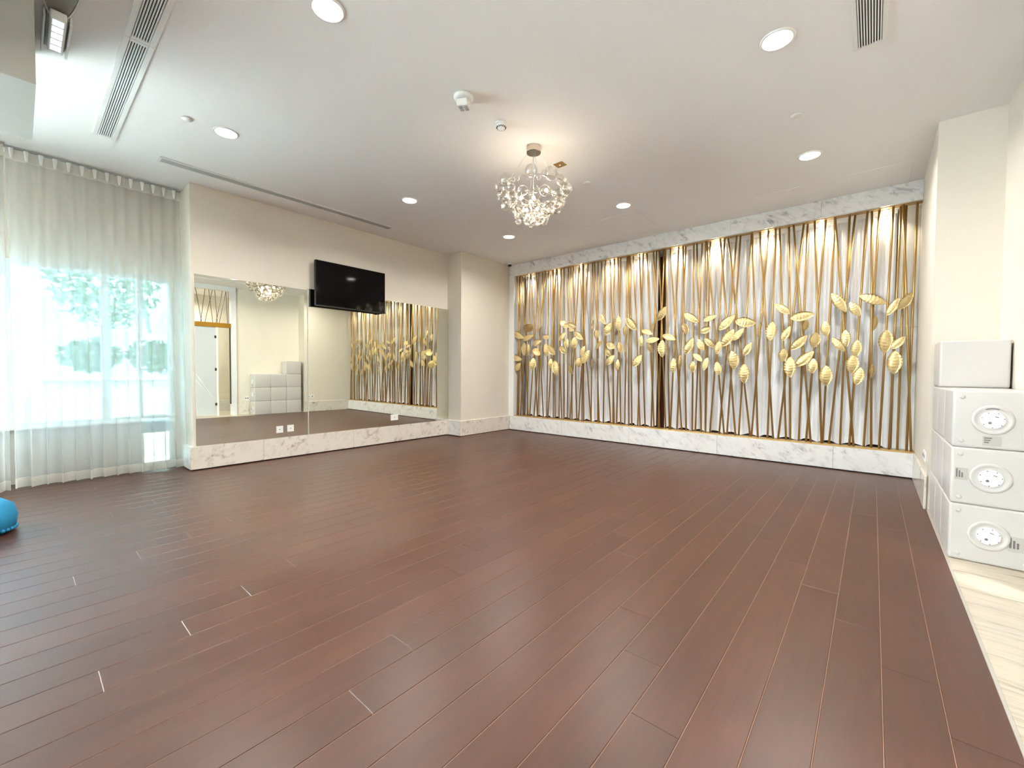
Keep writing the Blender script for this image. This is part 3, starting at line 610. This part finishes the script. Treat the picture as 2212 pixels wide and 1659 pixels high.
# ------------------------------------------------------------------ chandelier of glass bubbles
def chandelier(cx, cy, label):
    t = thing('bubble_chandelier', label, 'chandelier', (cx, cy, 2.63), 'glass bubble chandeliers')
    obj('canopy', MB().lathe((cx, cy, H), [(0.070, 0.0), (0.072, -0.055), (0.068, -0.060), (0.01, -0.060)], 32), M['chrome'], t, smooth=False)
    for k in range(4):
        a = PI / 4 + k * PI / 2
        obj('cable', MB().tube((cx + 0.06 * math.cos(a), cy + 0.06 * math.sin(a), H - 0.06), (cx + 0.30 * math.cos(a), cy + 0.30 * math.sin(a), 2.985), 0.0016, 5), M['slotgrey'], t)
    obj('cord', MB().tube((cx, cy, H - 0.06), (cx, cy, 2.86), 0.004, 6), M['slotgrey'], t)
    obj('hub', MB().lathe((cx, cy, 2.86), [(0.03, 0.0), (0.05, -0.02), (0.03, -0.05)], 16), M['chrome'], t, smooth=True)
    big = small = None
    rn = random.Random(4)
    for R_, z, nb, ns, rb in ((0.335, 2.985, 11, 2, 0.060), (0.255, 2.870, 9, 2, 0.060), (0.165, 2.770, 6, 2, 0.056), (0.075, 2.690, 4, 1, 0.050)):
        obj('wire_ring', MB().ring((cx, cy, z), R_, 0.0022, 40, 5), M['chrome'], t, smooth=True)
        for k in range(nb):
            a = 2 * PI * (k + 0.3 * rn.random()) / nb
            def put(src, nm, r, aa, dz, dr=0.0):
                p = (cx + (R_ + dr) * math.cos(aa), cy + (R_ + dr) * math.sin(aa), z + dz)
                if src is None:
                    src = obj(nm, MB().ball((0, 0, 0), 1.0, 16, 10), M['bubble'], t, at=(0, 0, 0), smooth=True); o = src
                else: o = src.copy(); COL.objects.link(o)
                o.scale = (r, r, r * rn.uniform(0.85, 1.15)); o.location = (p[0] - cx, p[1] - cy, p[2] - 2.63); o.rotation_euler = (0, 0, aa)
                return src
            big = put(big, 'glass_bubble', rb * rn.uniform(0.8, 1.08), a, rn.uniform(-0.02, 0.03), rn.uniform(-0.02, 0.03))
            if rn.random() < 0.6: put(big, 'glass_bubble', rb * 0.62, a + 0.12, rn.uniform(-0.08, -0.05), -0.01)
            for j in range(ns):
                put(big, 'glass_bubble', rn.uniform(0.016, 0.030), a + 2 * PI / nb * (j + 1.2) / (ns + 1.4), rn.uniform(-0.03, 0.02), rn.uniform(-0.01, 0.01))
    b0 = None
    for k, (r, a, z) in enumerate([(0.13, 0.4, 2.965), (0.15, 2.4, 2.93), (0.12, 4.1, 2.90), (0.10, 5.4, 2.87), (0.06, 1.5, 2.82), (0.07, 3.4, 2.80)]):
        p = (cx + r * math.cos(a), cy + r * math.sin(a), z)
        sk = obj('bulb_holder', MB().tube((cx, cy, 2.85), p, 0.004, 5), M['chrome'], t)
        obj('bulb', MB().ball(p, 0.017, 10, 8), M['bulb'], sk, at=p, smooth=True)
        lamp('POINT', p, BULB, (1.0, 0.80, 0.60), 0.019)
    return t
ch = chandelier(-2.573, 3.315, 'glass bubble chandelier with warm bulbs hanging in the middle of the room')
c2 = dup(ch); c2.location = (1.78, 1.75, 2.63); lamp('POINT', (1.78, 1.75, 2.86), BULB * 5, (1.0, 0.78, 0.52), 0.03)
c2['label'] = 'glass bubble chandelier in the corridor, seen only in the mirror'

# ------------------------------------------------------------------ white light cubes stacked in the alcove
CX0, CX1, CY0, CW, CH = XE + 0.012, XE + 0.392, 3.957, 0.402, 0.366
def rounded(x0, x1, y0, y1, z0, z1, r):
    mb = MB(); n = 4
    cx, cy, cz = (x0 + x1) / 2, (y0 + y1) / 2, (z0 + z1) / 2; hx, hy, hz = (x1 - x0) / 2 - r, (y1 - y0) / 2 - r, (z1 - z0) / 2 - r
    NU, NV = 24, 13
    vs = []
    for i in range(NV):
        th = -PI / 2 + PI * i / (NV - 1); sz = 1 if i > NV // 2 else (-1 if i < NV // 2 else 0)
        for s2 in ((-1, 1) if i == NV // 2 else (sz,)):
            for k in range(NU + 4):
                q, r_ = divmod(k, (NU + 4) // 4); a = PI / 2 * q + (PI / 2) * r_ / ((NU + 4) // 4 - 1)
                sx, sy = [(1, 1), (-1, 1), (-1, -1), (1, -1)][q]
                vs.append((cx + sx * hx + r * math.cos(th) * math.cos(a), cy + sy * hy + r * math.cos(th) * math.sin(a), cz + s2 * hz + r * math.sin(th)))
    m = NU + 4; rows = len(vs) // m
    fs = [(i * m + k, i * m + (k + 1) % m, (i + 1) * m + (k + 1) % m, (i + 1) * m + k) for i in range(rows - 1) for k in range(m)]
    fs += [tuple(range(m))[::-1], tuple(range((rows - 1) * m, rows * m))]
    return mb.add(vs, fs)
def cube(label, col_, row_, cap, rot, lab, shift=0.0):
    y0 = CY0 + col_ * (CW + 0.001); z0 = 0.001 + row_ * (CH + 0.001)
    x0, x1 = CX0 + shift, CX1 - 0.006 + shift
    t = thing('light_cube', label, 'cube', ((x0 + x1) / 2, y0 + CW / 2, z0), 'white plastic cubes stacked in the alcove')
    obj('body', rounded(x0, x1, y0, y0 + CW, z0, z0 + CH, 0.016), M['cube'], t, smooth=True)
    if not cap: return t
    c = (0.575, y0, z0 + CH / 2)
    obj('cap_ring', MB().lathe(c, [(0.094, 0.002), (0.092, -0.004), (0.078, -0.006), (0.072, -0.001), (0.060, -0.001)], 40, axis='y'), M['cube'], t, smooth=True)
    cp = obj('cap', MB().lathe(c, [(0.054, 0.0), (0.054, -0.007), (0.050, -0.010)], 32, axis='y'), M['capw'], t)
    for k in range(7):
        a = 2 * PI * k / 7 + rot
        obj('notch', MB().lathe((c[0] + 0.048 * math.cos(a), c[1] - 0.009, c[2] + 0.048 * math.sin(a)), [(0.0035, 0.0), (0.003, -0.003)], 8, axis='y'), M['ink'], cp)
    a = rot + 3.9
    obj('valve', MB().lathe((c[0] + 0.022 * math.cos(a), c[1] - 0.010, c[2] + 0.022 * math.sin(a)), [(0.008, 0.0), (0.007, -0.004)], 12, axis='y'), M['ink'], cp)
    a = rot + 0.7; p = (c[0] + 0.026 * math.cos(a), c[1] - 0.0105, c[2] + 0.026 * math.sin(a))
    obj('switch_mark', MB().tube((p[0] - 0.008, p[1], p[2] + 0.003), (p[0] + 0.008, p[1], p[2] - 0.003), 0.0025, 6), M['ink'], cp)
    for ix in (x0 + 0.042, x1 - 0.042):
        for iz in (z0 + 0.042, z0 + CH - 0.042):
            obj('corner_dimple', MB().lathe((ix, y0 + 0.001, iz), [(0.014, 0.0), (0.012, -0.004), (0.006, -0.005)], 14, axis='y'), M['cube'], t, smooth=True)
    if lab:
        lx, lz, w, h_, vert = lab
        st = obj('sticker', MB().box(lx, lx + w, y0 - 0.0015, y0 + 0.001, z0 + lz, z0 + lz + h_), M['sticker'], t)
        for k in range(3):
            if vert: q = (lx + w * (0.10 + 0.2 * k), lx + w * (0.22 + 0.2 * k), z0 + lz + h_ * 0.2, z0 + lz + h_ * (0.9 - 0.15 * k))
            else: q = (lx + w * 0.08, lx + w * (0.5 - 0.08 * k), z0 + lz + h_ * (0.72 - 0.22 * k), z0 + lz + h_ * (0.84 - 0.22 * k))
            obj('print_line', MB().box(q[0], q[1], y0 - 0.0022, y0 - 0.0012, q[2], q[3]), M['ink'], st)
    if row_ == 2:
        for k in range(9):
            a = 1.25 + 0.72 * k / 8
            obj('print_mark', MB().bbox(c[0] + 0.072 * math.cos(a) - 0.003, c[0] + 0.072 * math.cos(a) + 0.003, y0 - 0.0035, y0 - 0.001, c[2] + 0.072 * math.sin(a) - 0.003, c[2] + 0.072 * math.sin(a) + 0.003, 0.0005), M['ink'], t)
    return t
lvl = ['bottom', 'middle', 'upper']
cube('bottom white cube of the front stack, round cap and sticker, standing on marble', 0, 0, True, 0.35, (0.655, 0.115, 0.075, 0.090, True))
cube('middle white cube of the front stack, sticker beside its round cap', 0, 1, True, 0.1, (0.418, 0.155, 0.060, 0.078, True))
cube('upper white cube of the front stack, sticker below its round cap', 0, 2, True, 0.2, (0.535, 0.020, 0.080, 0.062, False))
for r_ in range(3):
    cube(lvl[r_] + ' white cube of the second stack from the front', 1, r_, False, 0, None)
    cube(lvl[r_] + ' white cube of the rear stack against the stub wall', 2, r_, False, 0, None)
cube('single white cube on top of the rear stack', 2, 3, False, 0, None)

# ------------------------------------------------------------------ doorway to the corridor (seen in the mirror)
struct('trim_4', MB().box(XR - 0.05, XR + 0.16, 3.53, 3.64, 0, H), M['jamb'], 'white pillar beside the glass door')
struct('trim_5', MB().box(XR - 0.03, XR + 0.16, 2.1, 3.53, 3.285, H), M['jamb'], 'white lintel over the doorway')
d = struct('door_1', MB().bbox(XR + 0.02, XR + 0.12, 2.1, 3.53, 2.325, 2.44, 0.003), M['beam'], 'gold beam with frosted door below and dark slanting rods above')
obj('door_leaf', MB().bbox(XR + 0.05, XR + 0.07, 2.22, 3.195, 0.02, 2.32, 0.002), M['door'], d)
obj('door_post', MB().bbox(XR + 0.035, XR + 0.085, 3.20, 3.245, 0.0, 2.325, 0.003), M['white'], d)
obj('side_pane', MB().box(XR + 0.058, XR + 0.064, 3.25, 3.50, 0.0, 2.325), M['clear'], d)
obj('side_post', MB().bbox(XR + 0.045, XR + 0.075, 3.502, 3.526, 0.30, 2.325, 0.002), M['darkrod'], d)
for z in (0.31, 1.22, 2.07): obj('hinge', MB().bbox(XR + 0.025, XR + 0.05, 3.165, 3.205, z - 0.035, z + 0.035, 0.003), M['darkrod'], d)
for a, b, z0, z1 in [(2.75, 3.10, 0.95, 0.50), (2.80, 3.13, 1.02, 0.46), (2.76, 2.92, 1.10, 0.86)]:
    obj('etched_line', MB().tube((XR + 0.048, a, z0), (XR + 0.048, b, z1), 0.006, 5), M['white'], d)
for a, b in [(2.78, 2.90), (2.98, 2.88), (3.06, 3.14), (3.14, 2.97), (3.19, 3.24), (3.36, 3.21), (3.44, 3.28), (3.44, 3.47), (3.49, 3.50), (2.5, 2.62), (2.68, 2.55), (2.30, 2.42)]:
    obj('transom_rod', MB().tube((XR + 0.07, b, 2.44), (XR + 0.07, a, 3.285), 0.006, 6), M['darkrod'], d)

# blue pouf at the curtain side
t = thing('round_pouf', 'turquoise round pouf with bobbled rim at the edge of the view', 'pouf', (-4.86, -0.24, 0.0))
obj('cushion', MB().lathe((-4.86, -0.24, 0.0), [(0.17, 0.0), (0.215, 0.04), (0.225, 0.12), (0.205, 0.20), (0.14, 0.25), (0.02, 0.262)], 36), M['blue'], t, smooth=True)
bb = None
for k in range(40):
    a = 2 * PI * k / 40; p = (-4.86 + 0.212 * math.cos(a), -0.24 + 0.212 * math.sin(a), 0.035)
    if bb is None: bb = obj('bobble', MB().ball(p, 0.014, 8, 6), M['blue'], t, at=p, smooth=True)
    else:
        o = bb.copy(); COL.objects.link(o); o.location = (p[0] + 4.86, p[1] + 0.24, p[2])

# ------------------------------------------------------------------ outside the window
struct('ground_outside', MB().box(-10.4, -6.95, -9.5, 9.0, -0.5, -0.2), M['pave'], 'pale paved ground outside the window, cut short for more daylight')  # made pale and cut short to send daylight up to the ceiling
tag(obj('window_ledge', MB().bbox(-7.9, -6.95, -3.2, 3.0, 0.40, 0.56, 0.02), M['white'], at=(-7.4, 0, 0.4)), 'white outer ledge just below the window', 'ledge')
pl = thing('planter_box', 'long cream planter box outside the window', 'planter', (-9.3, 1.6, -0.2))
obj('front_wall', MB().bbox(-9.05, -8.9, 0.16, 4.0, -0.2, 1.03, 0.02), M['stone'], pl)
obj('coping', MB().bbox(-9.95, -8.86, 0.12, 4.04, 1.03, 1.08, 0.01), M['white'], pl)
obj('planter_end', MB().bbox(-9.9, -9.05, 0.16, 0.31, -0.2, 1.03, 0.02), M['stone'], pl)
def shrub(name, label, c, rx, rz, n, seed, trunk=None, cat='shrub'):
    rnd = random.Random(seed)
    t = thing(name, label, cat, (c[0], c[1], trunk if trunk is not None else c[2] - rz))
    mb = MB()
    for _ in range(n):
        while True:
            p = Vector((rnd.uniform(-1, 1), rnd.uniform(-1, 1), rnd.uniform(-1, 1)))
            if 0.3 < p.length < 1: break
        q = Vector((c[0] + p.x * rx, c[1] + p.y * rx, c[2] + p.z * rz)); a = Vector((rnd.gauss(0, 1), rnd.gauss(0, 1), rnd.gauss(0, 1))).normalized(); b = a.orthogonal().normalized()
        s_ = rnd.uniform(0.05, 0.10)
        mb.add([q - a * s_, q + b * s_ * 0.45, q + a * s_, q - b * s_ * 0.45], [(0, 1, 2, 3)])
    obj('foliage', mb, M['green'], t, solid=False)['kind'] = 'stuff'
    if trunk is not None: obj('trunk', MB().tube((c[0], c[1], trunk), (c[0], c[1], c[2]), 0.10, 8, 0.06), M['bark'], t)
    else: obj('stem', MB().tube((c[0], c[1], c[2] - rz), (c[0], c[1], c[2]), 0.02, 6), M['bark'], t)
shrub('leafy_shrub', 'round green shrub in the planter, closer to the curtain edge', (-9.45, 0.75, 1.42), 0.38, 0.26, 420, 1)
shrub('leafy_shrub', 'green shrub in the planter beside the window mullion', (-9.45, 1.55, 1.44), 0.38, 0.28, 420, 2)
shrub('leafy_shrub', 'green shrub at the far end of the planter', (-9.45, 2.6, 1.42), 0.45, 0.26, 420, 3)
shrub('street_tree', 'slim tree with loose foliage outside the window', (-11.5, 1.15, 2.9), 0.85, 0.9, 900, 4, trunk=-3.0, cat='tree')
bd = thing('arcade_building', 'pale building with round arches across the courtyard', 'building', (-17.0, 2.0, -3.5))
for k in range(7):
    y = -8.0 + k * 2.6
    obj('pier', MB().bbox(-17.3, -16.7, y - 0.28, y + 0.28, -3.5, 2.3, 0.03), M['facade'], bd)
    if k < 6:
        mb = MB(); n = 14; yc = y + 1.3; R_ = 1.02
        for xx in (-17.3, -16.7):
            for i in range(n + 1):
                a = PI * i / n; mb.v.append((xx, yc - R_ * math.cos(a), 2.3 + R_ * math.sin(a))); mb.v.append((xx, yc - 1.30 + 2.60 * i / n, 3.9))
        m = 2 * (n + 1)
        for i in range(n):
            mb.f += [(2 * i, 2 * i + 2, 2 * i + 3, 2 * i + 1), (m + 2 * i, m + 2 * i + 1, m + 2 * i + 3, m + 2 * i + 2), (2 * i, m + 2 * i, m + 2 * i + 2, 2 * i + 2)]
        mb.f += [(2 * i + 1, 2 * i + 3, m + 2 * i + 3, m + 2 * i + 1) for i in range(n)]
        obj('arch', mb, M['facade'], bd)
obj('upper_wall', MB().bbox(-17.35, -16.65, -8.3, 7.9, 3.9, 7.0, 0.03), M['facade'], bd)
obj('back_wall', MB().box(-19.6, -19.4, -8.3, 7.9, -3.5, 7.0), M['facade'], bd)
